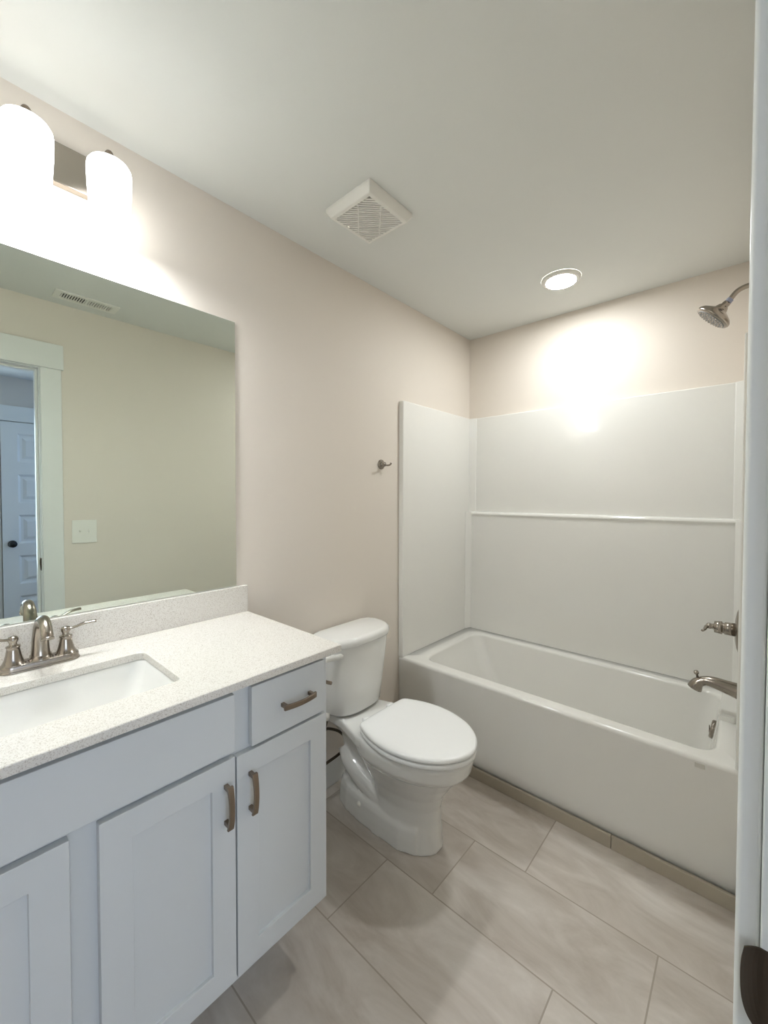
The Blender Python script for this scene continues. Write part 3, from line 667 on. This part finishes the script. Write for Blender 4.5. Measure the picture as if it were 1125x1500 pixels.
# lever
bm = NB(); lx = 0.160; ly = TC - 0.160
lathe(bm, [(0.014, 0), (0.014, 0.012), (0.010, 0.018), (0, 0.019)], (lx - 0.004, ly + 0.004, 0.690), (0.85, -0.5, 0), 20)
lv = obj('flush_lever', bm, PLAS, to, smooth=True)
bm = NB(); ps = spline([(lx + 0.040, ly + 0.022, 0.693), (lx + 0.033, ly + 0.012, 0.692), (lx + 0.022, ly - 0.008, 0.691), (lx + 0.008, ly - 0.038, 0.688), (lx - 0.004, ly - 0.062, 0.685)], 5)
nP = len(ps); tube(bm, ps, [0.004 + 0.0075 * min(1, i / 4) for i in range(nP)], 14, flat=(0.55, 1)); obj('lever_arm', bm, PLAS, lv, smooth=True)
for s in (-1, 1):
    bm = NB(); lathe(bm, [(0.013, 0), (0.013, 0.006), (0.010, 0.014), (0.004, 0.018), (0, 0.0185)], (0.262, TC + s * 0.098, 0.072), (0, s * 0.85, 0.5), 20); obj('bolt_cap', bm, PLAS, to, smooth=True)

# supply hose and stop valve on the wall left of the toilet
hs2 = thing('water_supply_line', 'dark braided hose looping from the toilet tank to the wall behind the vanity', 'hose', (0.04, -1.38, 0.15))
bm = NB(); tube(bm, spline([(0.11, -1.372, 0.398), (0.11, -1.385, 0.365), (0.095, -1.375, 0.342), (0.08, -1.343, 0.332), (0.08, -1.285, 0.297), (0.08, -1.246, 0.255), (0.08, -1.236, 0.219), (0.08, -1.247, 0.197), (0.08, -1.282, 0.186), (0.08, -1.343, 0.181), (0.072, -1.42, 0.170), (0.062, -1.460, 0.165), (0.060, -1.475, 0.178)], 7), 0.0062, 12)
obj('braided_hose', bm, HOSE, hs2, smooth=True)
bm = NB(); lathe(bm, [(0.028, 0), (0.026, 0.004), (0.008, 0.008), (0.008, 0.045), (0.012, 0.046), (0.012, 0.07), (0, 0.071)], (0.0, -1.475, 0.195), (1, 0, 0), 24); lathe(bm, [(0.008, 0), (0.008, 0.03), (0, 0.031)], (0.060, -1.475, 0.198), (0, 0, -1), 16)
sv = obj('stop_valve', bm, CHROME, hs2, smooth=True)
bm = NB(); lathe(bm, [(0.011, 0), (0.011, 0.03), (0, 0.031)], (0.11, -1.372, 0.4245), (0, 0, -1), 12); obj('hose_nut', bm, PLAS, hs2, smooth=True)

# paper holder on the cabinet side, only its tip shows
tp = thing('toilet_paper_holder', 'small nickel paper holder on the side of the vanity, only its tip showing', 'paper holder', (0.46, VY1, 0.78))
bm = NB(); lathe(bm, [(0.022, 0), (0.021, 0.005), (0.008, 0.010), (0.0075, 0.030), (0, 0.031)], (0.40, VY1, 0.780), (0, 1, 0), 28); obj('mount', bm, NICKB, tp, smooth=True)
bm = NB(); tube(bm, spline([(0.40, VY1 + 0.022, 0.780), (0.41, VY1 + 0.034, 0.780), (0.43, VY1 + 0.038, 0.780), (0.46, VY1 + 0.041, 0.7805), (0.485, VY1 + 0.043, 0.7815), (0.500, VY1 + 0.0445, 0.783)], 5), 0.0055, 12); obj('bar', bm, NICKB, tp, smooth=True)

# ------------------------------------------------------------------ robe hook
hk = thing('robe_hook', 'small nickel double robe hook on the beige wall beside the shower', 'hook', (0, -0.909, 1.533))
bm = NB(); lathe(bm, [(0.026, 0), (0.0255, 0.004), (0.020, 0.009), (0.011, 0.013), (0.009, 0.022), (0.012, 0.026), (0.0, 0.030)], (0.0, -0.909, 1.533), (1, 0, 0), 32); obj('rosette', bm, NICK, hk, smooth=True)
for s in (-1, 1):
    bm = NB(); ps = spline([(0.018, -0.909, 1.531), (0.030, -0.909 + s * 0.014, 1.528), (0.040, -0.909 + s * 0.026, 1.531), (0.043, -0.909 + s * 0.032, 1.541)], 5)
    tube(bm, ps, [0.0045] * (len(ps) - 3) + [0.0052, 0.006, 0.0045], 12); obj('prong', bm, NICK, hk, smooth=True)

# ------------------------------------------------------------------ light switch
sw = thing('light_switch', 'white double toggle switch plate beside the doorway casing, seen in the mirror', 'switch', (W, -1.90, 1.155))
obj('switch_plate', bx(W - 0.006, W - 0.0002, -1.954, -1.834, 1.087, 1.222), PLAS, sw, bevel=0.003)
for yy, s in ((-1.917, 1), (-1.871, -1)):
    bm = NB(); box(bm, W - 0.0075, W - 0.0055, yy - 0.0055, yy + 0.0055, 1.143, 1.167)
    loft(bm, [[(W - 0.006, yy - 0.004, 1.150), (W - 0.006, yy + 0.004, 1.150), (W - 0.006, yy + 0.004, 1.160), (W - 0.006, yy - 0.004, 1.160)], [(W - 0.0135, yy - 0.0032, 1.152 + s * 0.006), (W - 0.0135, yy + 0.0032, 1.152 + s * 0.006), (W - 0.0135, yy + 0.0032, 1.158 + s * 0.006), (W - 0.0135, yy - 0.0032, 1.158 + s * 0.006)]])
    obj('toggle', bm, PLAS, sw, bevel=0.0006)
